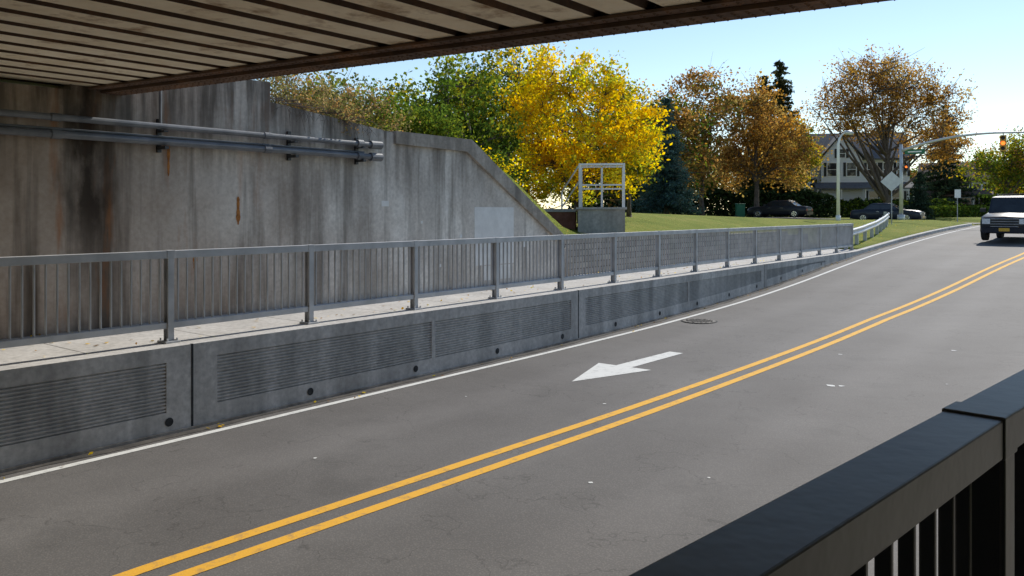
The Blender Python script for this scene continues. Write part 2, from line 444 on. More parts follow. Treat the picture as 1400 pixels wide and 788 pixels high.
while x<33.3:
    y=min(x+1.5,33.38)
    m.poly([P(x,-8.6,WTOP(x)),P(x,-8.88,WTOP(x)),P(y-.0,-8.88,WTOP(y)),P(y-.0,-8.6,WTOP(y))],'walk')
    m.poly([P(x,-8.88,WTOP(x)),P(x,-10.75,WTOP(x)),P(y-.012,-10.75,WTOP(y)),P(y-.012,-8.88,WTOP(y))],'walk')
    x=y
m.build('sidewalk')
m=MB()
NW=lambda s:max(0,verge(s))
strip('',-30,58,NT,lambda s:NT(s)+2.4,lambda s,t:NW(s),'walk',mb=m)
for i in range(88):
    a=-30+i;b=a+1
    m.poly([P(a,NT(a),NW(a)),P(b,NT(b),NW(b)),P(b,NT(b),RZ(b)-.3),P(a,NT(a),RZ(a)-.3)],'wall')
m.build('sidewalk')

# ---------------- abutment + wing wall
m=MB()
def wallpoly(m,pts,t0,t1,k):
    m.prism([P(a,t0,z) for a,z in pts],Vector(P(0,t1,0))-Vector(P(0,t0,0)),k)
E=EYE
wallpoly(m,[(-20,-.3),(15.5,-.3),(15.5,E-.60),(12.25,E+1.33),(10.2,E+1.36),(10.2,E+1.44),(7.57,E+1.72),(7.57,E+2.02),(5.6,E+2.0),(5.6,E+2.6),(4.6,E+2.6),(4.6,E+1.55),(-20,E+1.55)],TB,TB-.6,'abut')
wallpoly(m,[(10.2,E+1.24),(12.15,E+1.21),(15.62,E-.80),(15.62,E-.55),(12.3,E+1.46),(10.2,E+1.47)],TB+.07,TB-.66,'coping')
m.sbox(15.45,15.75,TB+.09,TB-.7,-.2,E-.85,'coping')
m.sbox(12.45,13.75,TB,TB+.004,.42,E+.10,'patch')
m.sbox(12.75,13.7,TB,TB+.004,.10,.40,'patch')
m.sbox(9.9,10.08,TB,TB+.004,E+.1,E+.20,'patch')
for a,z,c in((14.1,.75,.14),(12.0,1.0,.07),(11.4,.45,.06),(10.9,1.3,.05)): m.sbox(a,a+c,TB,TB+.004,z,z+c,'patch')
M['ruststain']=pm('rust_stain',(.25,.095,.02),(.46,.19,.05),14,.9)
n=11
for (a,z,w,h) in((7.0,E+.02,.035,.42),(6.3,E-.72,.03,.2),(5.9,E+.75,.02,.5)):
    w1=[w*math.sin((i+.4)/(n+.8)*math.pi)**.4*(.6+.7*random.random()) for i in range(n+1)]
    pts=[P(a+w1[i],TB+.004,z-h/2+h*i/n) for i in range(n+1)]+[P(a-w1[i]*.9,TB+.004,z-h/2+h*i/n) for i in range(n,-1,-1)]
    m.poly(pts,'ruststain')
m.build('concrete_abutment_wall')
m=MB()
wallpoly(m,[(-20,-.3),(5.5,-.3),(5.5,E+1.55),(-20,E+1.55)],2.6,3.4,'abut')
wallpoly(m,[(5.5,-.3),(12,-.3),(9,E+1.4),(5.5,E+1.6)],2.9,3.4,'abut')
m.build('concrete_abutment_wall')
m=MB()
for i in range(36):
    a=15.76+i*.49; b=a+.49; za=interp(a,[(16,.93),(26,.81),(33.4,.60)]);za=round(za/.15)*.15+.03
    m.sbox(a,b,-11.0,TB-.02,-.2,za,'blocks')
m.sbox(15.76,33.4,-11.03,TB+.0,-.25,-.02,'blocks')
m.build('block_retaining_wall')

# ---------------- railway bridge
m=MB()
SE=lambda t:4.97+(t+10.7)*.12
t=-11.25; per=.46; zb=E+1.62; zt=E+1.74
while t<3.4:
    a=t;b=t+.31;c=t+.33;d=t+.44;e=t+.46
    for (x,zx,y,zy,k) in((a,zb,b,zb,'trough'),(b,zb,c,zt,'rust'),(c,zt,d,zt,'rust'),(d,zt,e,zb,'rust')):
        m.poly([P(-16,x,zx),P(SE(x),x,zx),P(SE(y),y,zy),P(-16,y,zy)],k)
    t+=per
m.prism([P(-16,-11.3,E+1.85),P(SE(-11.3),-11.3,E+1.85),P(SE(3.4),3.4,E+1.85),P(-16,3.4,E+1.85)],(0,0,.9),'rust')
def gbox(o0,o1,z0,z1,k='rust',t0=-11.4,t1=3.4):
    m.prism([P(SE(t0)+o0,t0,z0),P(SE(t0)+o1,t0,z0),P(SE(t1)+o1,t1,z0),P(SE(t1)+o0,t1,z0)],(0,0,z1-z0),k)
gbox(.0,.28,E+1.55,E+1.585); gbox(.02,.26,E+1.587,E+1.61); gbox(.12,.16,E+1.6,E+2.95); gbox(.0,.28,E+2.95,E+3.0)
gbox(-.16,-.02,E+1.585,E+1.612)
tt=-11.2
while tt<3.3:
    for o in(.05,.10,.18,.24,-.07,-.12):
        c=Vector(P(SE(tt)+o,tt,E+1.55 if o>0 else E+1.585)); r=.02
        i0=len(m.v)
        for j in range(6): m.v.append((c.x+r*math.cos(j*math.pi/3),c.y+r*math.sin(j*math.pi/3),c.z))
        m.v.append((c.x,c.y,c.z-.016))
        for j in range(6): m.f.append((i0+(j+1)%6,i0+j,i0+6)); m.m.append(m.mi('rust'))
    tt+=.11
tt=-11
while tt<3.3:
    m.sbox(SE(tt)+.16,SE(tt)+.26,tt-.02,tt+.02,E+1.6,E+2.95,'rust'); tt+=1.4
m.build('railway_bridge')

# ---------------- pipes on the abutment
m=MB()
for (z,off,r,s0,s1) in((E+1.17,.15,.042,-15,9.55),(E+.96,.15,.048,-15,9.5),(E+1.03,.10,.018,2.0,9.4)):
    m.tube([P(s0,TB+off,z),P(s1,TB+off,z)],r,12,'pipe')
    x=-14
    while x<s1-.3:
        m.tube([P(x,TB+off,z),P(x+.12,TB+off,z)],r*1.22,12,'pipe'); x+=3.05
for z in(E+1.17,E+.96):
    m.tube([P(9.2,TB+.15,z),P(9.32,TB+.15,z)],.07,12,'pipe'); m.tube([P(9.5,TB+.15,z),P(9.75,TB+.15,z)],.072,12,'pipe')
for x in(-3,0,3.2,5.75,7.9,9.3):
    m.sbox(x-.03,x+.03,TB+.004,TB+.04,E+.82,E+1.28,'galvd'); m.sbox(x-.03,x+.03,TB+.004,TB+.24,E+.86,E+.90,'galvd'); m.sbox(x-.03,x+.03,TB+.004,TB+.22,E+1.095,E+1.115,'galvd')
m.tube([P(5.75,TB+.06,E+1.2),P(5.75,TB+.06,E+1.95)],.022,8,'pipe')
m.build('conduit_pipes',smooth=False)

# ---------------- railings
def railing(name,org,dirv,n0,n1,sp,k,wid=.10,base=0,nb=17,toph=1.07,rail_h=.09):
    D=Vector((dirv[0],dirv[1],0)).normalized(); S=Vector((D.y,-D.x,0)); Z=Vector((0,0,1)); O=Vector(org)
    m=MB()
    top=toph
    for i in range(n0,n1):
        c=O+D*((i+.5)*sp)
        m.box(c+Z*(top-rail_h/2),D*(sp/2-.006),S*wid/2,Z*rail_h/2,k)
        m.box(c+Z*(.20),D*(sp/2-.03),S*wid*.35,Z*.035,k)
        m.box(c+Z*(.237),D*(sp/2-.05),S*wid*.22,Z*.004,k)
        for j in range(nb):
            x=i*sp+sp*(j+1)/(nb+1)
            m.box(O+D*x+Z*((top-rail_h+.2)/2+.02),D*.008,S*.015,Z*((top-rail_h-.2)/2-.02),k)
    for i in range(n0,n1+1):
        c=O+D*(i*sp)
        m.box(c+Z*(top/2-.012),D*.006,S*wid*.42,Z*(top/2-.02),k)
        for sg in(-1,1): m.box(c+S*sg*wid*.46+Z*(top/2-.035),D*.038,S*.006,Z*(top/2-.042),k)
        m.box(c+Z*.012,D*.09,S*.10,Z*.012,k)
        for a in(-1,1):
            for b in(-1,1): m.tube([c+D*a*.06+S*b*.075+Z*.024,c+D*a*.06+S*b*.075+Z*.055],.012,6,k)
        m.box(c+Z*(top+.001-rail_h/2),D*.05,S*(wid/2+.004),Z*(rail_h/2+.004),k)
    return m.build(name,bevel=0.004)
O0=P(4.93,-8.93,0)
railing('metal_railing',O0,(DX,DY),-6,14,2.01,'galv')
A2=math.radians(45.3)
d2=(math.sin(A2),math.cos(A2))
o2=Vector((0.145,1.0,0))+Vector((d2[1],-d2[0],0))*.06+Vector((d2[0],d2[1],0))*1.22
railing('metal_railing',o2,d2,-2,5,2.01,'galvd',wid=.12,rail_h=.085,toph=1.07)

# ---------------- guardrail
m=MB()
gp=[(33.2,-9.15),(36,-9.3),(40,-9.7),(44,-10.3),(48,-11.0),(50.5,-11.7)]
pr=[(0,.42),(.05,.46),(.05,.51),(0,.555),(0,.585),(.05,.63),(.05,.68),(0,.72)]
def gz(s,t): return max(H(s,t),verge(s)-.3) if s>33.4 else .02
pathg=[(s,interp(s,gp)) for s in np.arange(33.2,50.6,.6)]
for (a,ta),(b,tb) in zip(pathg[:-1],pathg[1:]):
    za,zb_=gz(a,ta),gz(b,tb)
    for q in range(len(pr)-1):
        m.poly([P(a,ta+pr[q][0],za+pr[q][1]),P(b,tb+pr[q][0],zb_+pr[q][1]),P(b,tb+pr[q+1][0],zb_+pr[q+1][1]),P(a,ta+pr[q+1][0],za+pr[q+1][1])],'polegalv')
for s in np.arange(33.4,50.5,1.9):
    t=interp(s,gp); m.sbox(s-.05,s+.05,t-.14,t-.005,gz(s,t)-.2,gz(s,t)+.70,'galv')
m.build('guardrail')

# ---------------- platform with white railing
m=MB()
C=Vector((2.55,22.9,0)); ux=Vector((1,-.12,0)).normalized(); uy=Vector((.12,1,0)).normalized(); Z=Vector((0,0,1))
def lb(m,C,x0,x1,y0,y1,z0,z1,k): m.box(C+ux*(x0+x1)/2+uy*(y0+y1)/2+Z*(z0+z1)/2,ux*(x1-x0)/2,uy*(y1-y0)/2,Z*(z1-z0)/2,k)
lb(m,C,-.65,.65,-.6,.9,.3,E+.07,'wall'); lb(m,C,-.70,.70,-.65,.95,E+.071,E+.13,'walk')
zt0=E+.13
for x,y in((-.6,-.58),(.62,-.58),(-.6,.85),(.62,.85),(.0,.85)): 
    lb(m,C,x-.028,x+.028,y-.028,y+.028,zt0,zt0+1.22,'whitemetal')
for zz_ in(.55,1.2):
    lb(m,C,-.6,.62,.83,.87,zt0+zz_-.022,zt0+zz_+.022,'whitemetal')
    for x in(.62,): lb(m,C,x-.02,x+.02,-.58,.85,zt0+zz_-.02,zt0+zz_+.02,'whitemetal')
lb(m,C,-.6,.62,-.6,-.56,zt0+1.16,zt0+1.22,'whitemetal')
lb(m,C,-.6,.62,-.6,-.56,zt0+.60,zt0+.64,'whitemetal')
a=C+ux*-.6+uy*-.58+Z*(zt0+1.2)
for dz in(0,-.45):
    m.tube([a+Z*dz,a+ux*-.55+uy*.9+Z*(dz-.75)],.022,8,'whitemetal')
m.tube([a+ux*-.55+uy*.9+Z*(-.75),a+ux*-.55+uy*.9+Z*(-1.6)],.024,8,'whitemetal')
m.build('concrete_platform_with_white_railing')
m=MB()
C2=Vector((1.55,23.4,0)); lb(m,C2,-.75,.3,-.4,.5,.3,E+.0,'redbrick'); lb(m,C2,-.8,.32,-.45,.55,E+.001,E+.09,'walk')
m.build('brick_pier')

# ------------------------------------------------------------------ foliage
def leafmesh(name,cen,size,colr,mat,parent=None,flat=0.0,aspect=.6,down=None):
    n=len(cen)
    nrm=rng.normal(size=(n,3)); nrm[:,2]+=flat; nrm/=np.linalg.norm(nrm,axis=1)[:,None]
    u=np.cross(nrm,rng.normal(size=(n,3))); u/=np.linalg.norm(u,axis=1)[:,None]+1e-9
    w=np.cross(nrm,u)
    s=size[:,None] if hasattr(size,'__len__') else size
    v=np.empty((n,4,3)); v[:,0]=cen-u*s*.5; v[:,2]=cen+u*s*.5; v[:,1]=cen+w*s*.5*aspect-u*s*.08; v[:,3]=cen-w*s*.5*aspect-u*s*.08
    return v.reshape(-1,3),np.repeat(colr,4,axis=0)
def meshfrom(name,mb,lv,lc,leafm,parent=None):
    nv=len(mb.v); bv=np.array(mb.v).reshape(-1,3) if nv else np.zeros((0,3))
    allv=np.vstack([bv,lv]); nl=len(lv)//4
    me=bpy.data.meshes.new(name)
    loops=[];starts=[];tot=[]
    for f in mb.f: starts.append(len(loops)); tot.append(len(f)); loops+=list(f)
    base=len(loops)
    L=np.concatenate([np.array(loops,dtype=np.int32),np.arange(nv,nv+len(lv),dtype=np.int32)])
    S=np.concatenate([np.array(starts,dtype=np.int32),base+4*np.arange(nl,dtype=np.int32)])
    me.vertices.add(len(allv)); me.vertices.foreach_set('co',allv.astype(np.float32).ravel())
    me.loops.add(len(L)); me.loops.foreach_set('vertex_index',L)
    me.polygons.add(len(S)); me.polygons.foreach_set('loop_start',S)
    me.materials.append(M['bark']); me.materials.append(M[leafm])
    me.polygons.foreach_set('material_index',np.concatenate([np.zeros(len(mb.f),dtype=np.int32),np.ones(nl,dtype=np.int32)]))
    me.update(calc_edges=True); me.validate()
    ca=me.color_attributes.new('Col','FLOAT_COLOR','POINT')
    cc=np.ones((len(allv),4),dtype=np.float32); cc[:nv,:3]=.1; cc[nv:,:3]=lc
    ca.data.foreach_set('color',cc.ravel())
    o=bpy.data.objects.new(name,me); col.objects.link(o)
    if parent:o.parent=parent
    return o
def inell(n,c,r,surf=.5):
    d=rng.normal(size=(n,3)); d/=np.linalg.norm(d,axis=1)[:,None]
    rad=(surf+(1-surf)*rng.random(n))[:,None]
    return np.array(c)+d*rad*np.array(r)
def tree(name,base,crowns,nclump,nleaf,lsize,clr,pal,trunk_r,top,leafm='leaf',nlimb=9,fork=.3,surf=.35,bare=0,build=True,twigs=1):
    mb=MB(); base=np.array(base,float)
    w=sum(c[3]*c[5] for c in crowns); cl=[]
    for c in crowns:
        cl.append(inell(max(2,int(nclump*c[3]*c[5]/w)),c[:3],c[3:],surf))
    cl=np.vstack(cl)
    tp=[np.zeros(3)]
    for i in range(1,7):
        tp.append(np.array([rng.normal()*.015*top,rng.normal()*.015*top,top*i/6])*np.array([i/3,i/3,1]))
    tp=np.array(tp)
    mb.tube([tuple(base+p) for p in tp],[trunk_r*(1.25 if i==0 else 1-.14*i) for i in range(7)],8,'bark')
    mb.tube([tuple(base+(0,0,-.4)),tuple(base+(0,0,.15))],[trunk_r*1.7,trunk_r*1.2],8,'bark')
    limbs=[]
    idx=rng.choice(len(cl),min(nlimb,len(cl)),replace=False)
    for ii in idx:
        tip=cl[ii]; f=fork+(.95-fork)*rng.random()*max(.1,min(1,tip[2]/(top*1.2)))
        f=min(.95,f); st=np.array([np.interp(f*6,range(7),tp[:,k]) for k in range(3)])
        mid=(st+tip)/2+np.array([0,0,.12*np.linalg.norm(tip-st)])*rng.normal(.3,1)+rng.normal(size=3)*.04*np.linalg.norm(tip-st)
        pts=[]
        for q in np.linspace(0,1,6): pts.append((1-q)**2*st+2*q*(1-q)*mid+q*q*tip)
        limbs.append(np.array(pts)); r0=trunk_r*(.50-.30*f)
        mb.tube([tuple(base+p) for p in pts],[r0*(1-.85*q) for q in np.linspace(0,1,6)],6,'bark')
    allp=np.vstack([l[1:] for l in limbs])
    if twigs:
        for c in cl:
            d=np.linalg.norm(allp-c,axis=1)+np.maximum(0,allp[:,2]-c[2])*1.2
            p=allp[np.argmin(d)]
            if np.linalg.norm(p-c)>.05:
                mid=(p+c)/2+rng.normal(size=3)*.08*np.linalg.norm(p-c)
                L=np.linalg.norm(p-c)
                r0=min(trunk_r*.16,.012+.02*L)
                mb.tube([tuple(base+p),tuple(base+mid),tuple(base+c)],[r0,r0*.7,r0*.25],4,'bark',cap=False)
                for q in range(twigs):
                    e=c+rng.normal(size=3)*clr*.9
                    mb.tube([tuple(base+mid),tuple(base+(mid+e)/2+rng.normal(size=3)*clr*.15),tuple(base+e)],[r0*.5,r0*.35,r0*.15],3,'bark',cap=False)
    pal=np.array(pal); pts=[];cols=[]
    for c in cl:
        if rng.random()<bare: continue
        k=int(nleaf*rng.uniform(.4,1.5)); rr=clr*rng.uniform(.6,1.3)
        p=c+rng.normal(size=(k,3))*np.array([rr,rr,rr*.7])*.55
        pc=pal[rng.integers(len(pal))]*rng.uniform(.7,1.25)
        cc=pc*rng.uniform(.7,1.35,size=(k,1)); mixm=rng.random(k)<.25
        cc[mixm]=pal[rng.integers(len(pal),size=mixm.sum())]
        pts.append(p);cols.append(cc)
    pts=np.vstack(pts)+base;cols=np.clip(np.vstack(cols),0,.9)
    lv,lc=leafmesh(name,pts,lsize*rng.uniform(.6,1.3,len(pts)),cols,leafm)
    if not build: return mb,lv,lc
    return meshfrom(name,mb,lv,lc,leafm)
def gnd(x,y): return H(*ST(x,y))
def U(u,Y): return (u-700)/1100*Y
YEL=[(.84,.58,.035),(.80,.52,.02),(.88,.66,.07),(.58,.50,.04),(.72,.42,.02)]
GRN=[(.08,.13,.02),(.11,.17,.03),(.17,.21,.03),(.06,.10,.02)]
GY=[(.35,.33,.04),(.20,.24,.04),(.50,.40,.04),(.13,.17,.03)]
BRN=[(.36,.20,.07),(.28,.15,.05),(.44,.27,.09),(.32,.24,.08),(.20,.12,.045)]
ORG=[(.50,.27,.06),(.54,.35,.09),(.36,.20,.055),(.42,.30,.10)]
x,y=U(795,25),25.0; g=gnd(x,y)
tree('yellow_maple_tree',(x,y,g-.1),[(-.3,0,3.1,2.2,1.9,2.4),(1.1,-.2,2.3,1.4,1.4,1.6),(-1.0,.1,1.6,1.4,1.3,1.3),(-1.3,0,4.2,1.3,1.3,1.1),(.5,0,4.5,1.1,1.2,.9),(1.8,0,3.3,.9,.8,.8)],270,78,.12,.36,YEL+[(.40,.42,.05)],.11,3.8,nlimb=16,fork=.15)
x,y=U(860,30),30.0; g=gnd(x,y)
tree('yellow_maple_tree',(x,y,g-.1),[(0,0,2.7,1.2,1.3,1.7),(-.6,0,4.2,.9,1.0,1.2)],100,65,.14,.42,GY+YEL[:2],.09,3.2,nlimb=9)
x,y=U(610,22),22.0; g=gnd(x,y)
tree('green_maple_tree',(x,y,g-.1),[(0,0,2.0,1.9,1.8,2.2),(.9,0,1.3,1.2,1.3,1.3),(-1.2,.2,1.3,1.0,1.1,1.0)],230,70,.12,.38,GRN+GRN+GRN+GY[:1],.12,3.0,nlimb=14,fork=.15)
x,y=U(690,28),28.0; g=gnd(x,y)
tree('green_maple_tree',(x,y,g-.1),[(0,0,3.6,2.6,1.8,2.6),(-1.5,0,2.4,1.6,1.5,2.0)],160,70,.15,.5,GRN+GY+YEL[:2],.14,4.0,nlimb=10)
x,y=U(500,25),25.0; g=gnd(x,y)
tree('olive_tree',(x,y,g-.1),[(0,0,2.0,2.6,1.6,1.9)],110,60,.15,.5,GY+GRN,.12,2.5,nlimb=8)
def shrub(name,x,y,rx,ry,rz,nc,nl,ls,pal,bare=.3,clr=.28,z=None,tw=2):
    g=gnd(x,y) if z is None else z
    return tree(name,(x,y,g-.05),[(0,0,rz*.75,rx,ry,rz)],nc,nl,ls,clr,pal,.03,rz*.7,nlimb=14,fork=.05,bare=bare,twigs=tw)
DRY=[(.30,.24,.11),(.24,.22,.08),(.36,.27,.13),(.18,.18,.06),(.34,.20,.08)]
xx,yy,_=P(8.4,-11.9,0); shrub('dry_shrub',xx,yy,.75,.6,.62,80,60,.05,DRY,z=E+1.55)
xx,yy,_=P(9.3,-12.1,0); shrub('dry_shrub',xx,yy,1.0,.7,.72,110,65,.055,DRY,z=E+1.45)
xx,yy,_=P(8.9,-11.05,0); shrub('dry_shrub',xx,yy,.9,.3,.35,60,45,.045,DRY,z=E+1.45,clr=.2,tw=3)
xx,yy,_=P(10.6,-12.0,0); shrub('dry_shrub',xx,yy,.9,.7,.75,100,65,.06,DRY+GRN[:2],z=E+1.3,bare=.1)
xx,yy,_=P(12.6,-12.4,0); shrub('green_shrub',xx,yy,1.0,.8,.75,100,70,.07,GRN+GY[:2],z=2.6,bare=0)
xx,yy,_=P(14.6,-12.3,0); shrub('green_shrub',xx,yy,.9,.7,.8,90,60,.07,GRN+YEL[:1],z=1.8,bare=0)
xx,yy,_=P(15.9,-11.6,0); shrub('green_shrub',xx,yy,.35,.35,.25,26,50,.05,[(.14,.20,.03),(.2,.25,.04)],z=.95,bare=0,clr=.15)
m=MB()
for i in range(34):
    s=random.uniform(7.7,9.6); z=E+1.72-(s-7.57)*.107; ds=random.uniform(-.15,.45); L=random.uniform(.08,.42)
    p=[P(s,TB-.5,z+.15),P(s+ds*.3,TB-.02,z+.08+random.uniform(0,.08)),P(s+ds*.7,TB+.09,z-L*.3),P(s+ds+random.uniform(-.1,.1),TB+.06,z-L)]
    m.tube(p,[.006,.005,.004,.002],3,'bark',cap=False)
    for q in range(2):
        b=Vector(p[2]); m.tube([b,b+Vector((random.uniform(-.12,.12),random.uniform(-.05,.02),random.uniform(-.12,.06)))],[.003,.0015],3,'bark',cap=False)
m.build('hanging_vines')

def conifer(name,base,h,r,pal,n=26,ls=.2,leafm='needle',gap=.0):
    mb=MB(); base=np.array(base,float)
    mb.tube([tuple(base),tuple(base+(0,0,h))],[.025*h,.01],7,'bark')
    pts=[];cols=[];pal=np.array(pal)
    for i in range(n):
        f=(i+.5)/n; z=h*(.06+.94*f); rr=r*(1-f)**.85+.05*r
        k=max(5,int(13*(1-f)+5))
        for j in range(k):
            a=rng.random()*6.28; L=rr*rng.uniform(.65,1.12)
            if rng.random()<gap: continue
            q=np.linspace(.1,1,max(4,min(12,int(L/.14*1.2))))
            px=np.cos(a)*L*q;py=np.sin(a)*L*q;pz=z-.28*L*q+.12*L*q*q
            mb.tube([tuple(base+(0,0,z)),tuple(base+(px[-1],py[-1],pz[-1]))],[.012*h/5,.004],3,'bark',cap=False)
            m_=7
            c=np.stack([px,py,pz],1).repeat(m_,0)+rng.normal(size=(len(q)*m_,3))*np.array([.09,.09,.06])*min(r,2.2)*.75
            pc=pal[rng.integers(len(pal))]*rng.uniform(.6,1.3)
            pts.append(c);cols.append(np.tile(pc,(len(c),1))*rng.uniform(.6,1.4,size=(len(c),1)))
    pts=np.vstack(pts)+base;cols=np.clip(np.vstack(cols),0,1)
    lv,lc=leafmesh(name,pts,ls*rng.uniform(.6,1.3,len(pts)),cols,leafm,aspect=.35)
    return meshfrom(name,mb,lv,lc,leafm)
BLU=[(.05,.095,.095),(.07,.125,.125),(.04,.075,.07)]
DKG=[(.025,.045,.02),(.04,.065,.028),(.02,.036,.017)]
x,y=U(911,40),40; conifer('blue_spruce_tree',(x,y,gnd(x,y)),5.8,1.6,BLU,30,.17)
x,y=U(873,44),44; conifer('dark_cedar_shrub',(x,y,gnd(x,y)),2.6,1.2,DKG,14,.16)
x,y=U(1066,88),88; conifer('pine_tree',(x,y,gnd(x,y)),17.0,4.2,[(.06,.075,.03),(.045,.055,.025),(.08,.08,.035)],34,.50,gap=.3)
x,y=U(1045,90),90; conifer('pine_tree',(x,y,gnd(x,y)),15.8,3.6,[(.06,.075,.03),(.045,.055,.025),(.08,.08,.035)],30,.50,gap=.3)
x,y=U(1293,100),100; conifer('pine_tree',(x,y,gnd(x,y)),14.0,4.2,[(.04,.065,.04),(.055,.08,.045)],20,.55,gap=.3)
x,y=U(1257,66),66; conifer('dark_cedar_shrub',(x,y,gnd(x,y)),4.0,1.3,[(.04,.065,.04),(.05,.08,.05)],16,.2)
x,y=U(960,68),68; tree('oak_tree',(x,y,gnd(x,y)),[(0,0,9.1,3.3,3,3.9),(-.8,0,4.8,2.2,2.5,2.2),(-3.6,2,7.5,2.0,2,2.8)],190,65,.28,.95,BRN+[(.18,.20,.05)],.22,9,nlimb=14,bare=.08)
x,y=U(1035,72),72; tree('oak_tree',(x,y,gnd(x,y)),[(-.6,0,8.6,3.0,3,3.7),(2.2,0,6.2,2.8,3,3.6),(-2.2,0,5,2,2,2.4)],230,65,.28,.95,ORG+BRN,.26,9.5,nlimb=18,bare=.15)
x,y=U(1212,74),74; tree('oak_tree',(x,y,gnd(x,y)),[(-1.6,0,11.0,4.8,4,4.6),(3.2,0,9.4,4.2,4,4.2),(-4.4,0,9.8,2.6,3,2.6),(5.0,0,6.6,2.4,3,2.4),(.5,0,13,3,3,2.4)],430,72,.22,1.0,ORG+BRN[:3],.40,9.5,nlimb=34,fork=.12,bare=.18,twigs=3)
x,y=U(1088,82),82; tree('oak_tree',(x,y,gnd(x,y)),[(0,0,6.4,2.2,3,3.6)],90,65,.28,1.0,ORG+GY,.22,6,nlimb=10,bare=.1)
x,y=U(1375,80),80; tree('oak_tree',(x,y,gnd(x,y)),[(0,0,5.2,4.4,3,3.0),(3,0,6,3.5,3,2.7)],150,70,.27,1.0,GY+GRN[1:3]+BRN[:1],.28,5,nlimb=12)
x,y=U(900,62),62; tree('oak_tree',(x,y,gnd(x,y)),[(0,0,7.6,3.4,3,3.0),(1,0,4,3,3,3)],150,65,.27,.95,GRN+BRN+ORG[:2],.25,7,nlimb=10)
lvA=[];lcA=[];mbA=MB()
u=840
while u<1560:
    Y=random.uniform(112,140); x=U(u,Y); h=random.uniform(6.5,10.5)*(1.15 if u<1100 else .9); r=random.uniform(4,6)
    pal=random.choice([BRN+GRN,ORG+BRN,GY+GRN,GRN+BRN[:2]])
    mb,lv,lc=tree('x',(x,Y,gnd(x,Y)),[(0,0,h*.55,r,4,h*.5)],50,45,.60,1.5,pal,.3,h*.6,nlimb=6,build=False)
    off=len(mbA.v); mbA.v+=mb.v; mbA.f+=[tuple(i+off for i in f) for f in mb.f]; mbA.m+=mb.m
    lvA.append(lv);lcA.append(lc*.8); u+=random.uniform(24,36)
for u,Y,h in((440,50,8),(540,60,10),(640,60,11),(720,60,10.5),(790,62,10),(850,60,6)):
    x=U(u,Y); mb,lv,lc=tree('x',(x,Y,gnd(x,Y)),[(0,0,h*.55,4,3,h*.5)],70,55,.36,1.2,random.choice([GY+GRN,GRN+BRN[:2]]),.3,h*.6,nlimb=6,build=False)
    off=len(mbA.v); mbA.v+=mb.v; mbA.f+=[tuple(i+off for i in f) for f in mb.f]; mbA.m+=mb.m; lvA.append(lv);lcA.append(lc)
meshfrom('distant_trees',mbA,np.vstack(lvA),np.vstack(lcA),'leaf')
def hedge(name,p0,p1,h,w,pal,n,ls):
    p0=np.array(p0);p1=np.array(p1); f=rng.random(n); 
    q=p0[None]*(1-f[:,None])+p1[None]*f[:,None]
    gz_=np.array([gnd(a,b) for a,b in q]); hh=h*(1+.10*np.sin(f*37)+.06*np.sin(f*91+1))
    d=(p1-p0)/np.linalg.norm(p1-p0); nn=np.array([d[1],-d[0]])
    side=rng.choice([-1,1,0],size=n,p=[.35,.35,.3]); off=np.where(side==0,rng.uniform(-1,1,n),side+rng.normal(size=n)*.08)*w/2
    zz=np.where(side==0,hh+rng.normal(size=n)*.07,rng.random(n)*hh)
    pts=np.stack([q[:,0]+nn[0]*off,q[:,1]+nn[1]*off,gz_+zz],1)
    pal=np.array(pal); c=pal[rng.integers(len(pal),size=n)]*rng.uniform(.6,1.4,size=(n,1))
    mb=MB(); k=24
    for i in range(k):
        a=p0+(p1-p0)*i/k;b=p0+(p1-p0)*(i+1)/k;mid=(a+b)/2; g=gnd(*mid)
        mb.tube([(mid[0],mid[1],g),(mid[0],mid[1],g+h*.8)],[.06,.02],5,'bark')
        for j in range(6):
            e=(mid[0]+random.uniform(-.6,.6),mid[1]+random.uniform(-.4,.4),g+h*random.uniform(.5,.95)); mb.tube([(mid[0],mid[1],g+h*.3),e],[.03,.01],3,'bark',cap=False)
    inner=rng.random(n)<.35; pts[inner,0]+=rng.normal(size=inner.sum())*w*.2; pts[inner,1]+=rng.normal(size=inner.sum())*w*.2
    lv,lc=leafmesh(name,pts,ls*rng.uniform(.6,1.3,n),c,'needle')
    return meshfrom(name,mb,lv,lc,'needle')
hedge('hedge',(U(780,76),76),(U(1135,80),80),2.3,1.6,DKG,13000,.38)
hedge('hedge',(U(1135,84),84),(U(1300,86),86),1.6,1.6,DKG+GRN,5500,.36)
hedge('hedge',(U(1265,74),74),(U(1350,75),75),.9,1.0,GRN,2200,.27)
hedge('hedge',(U(1340,96),96),(U(1460,96),96),2.2,1.6,GRN+DKG,4500,.42)

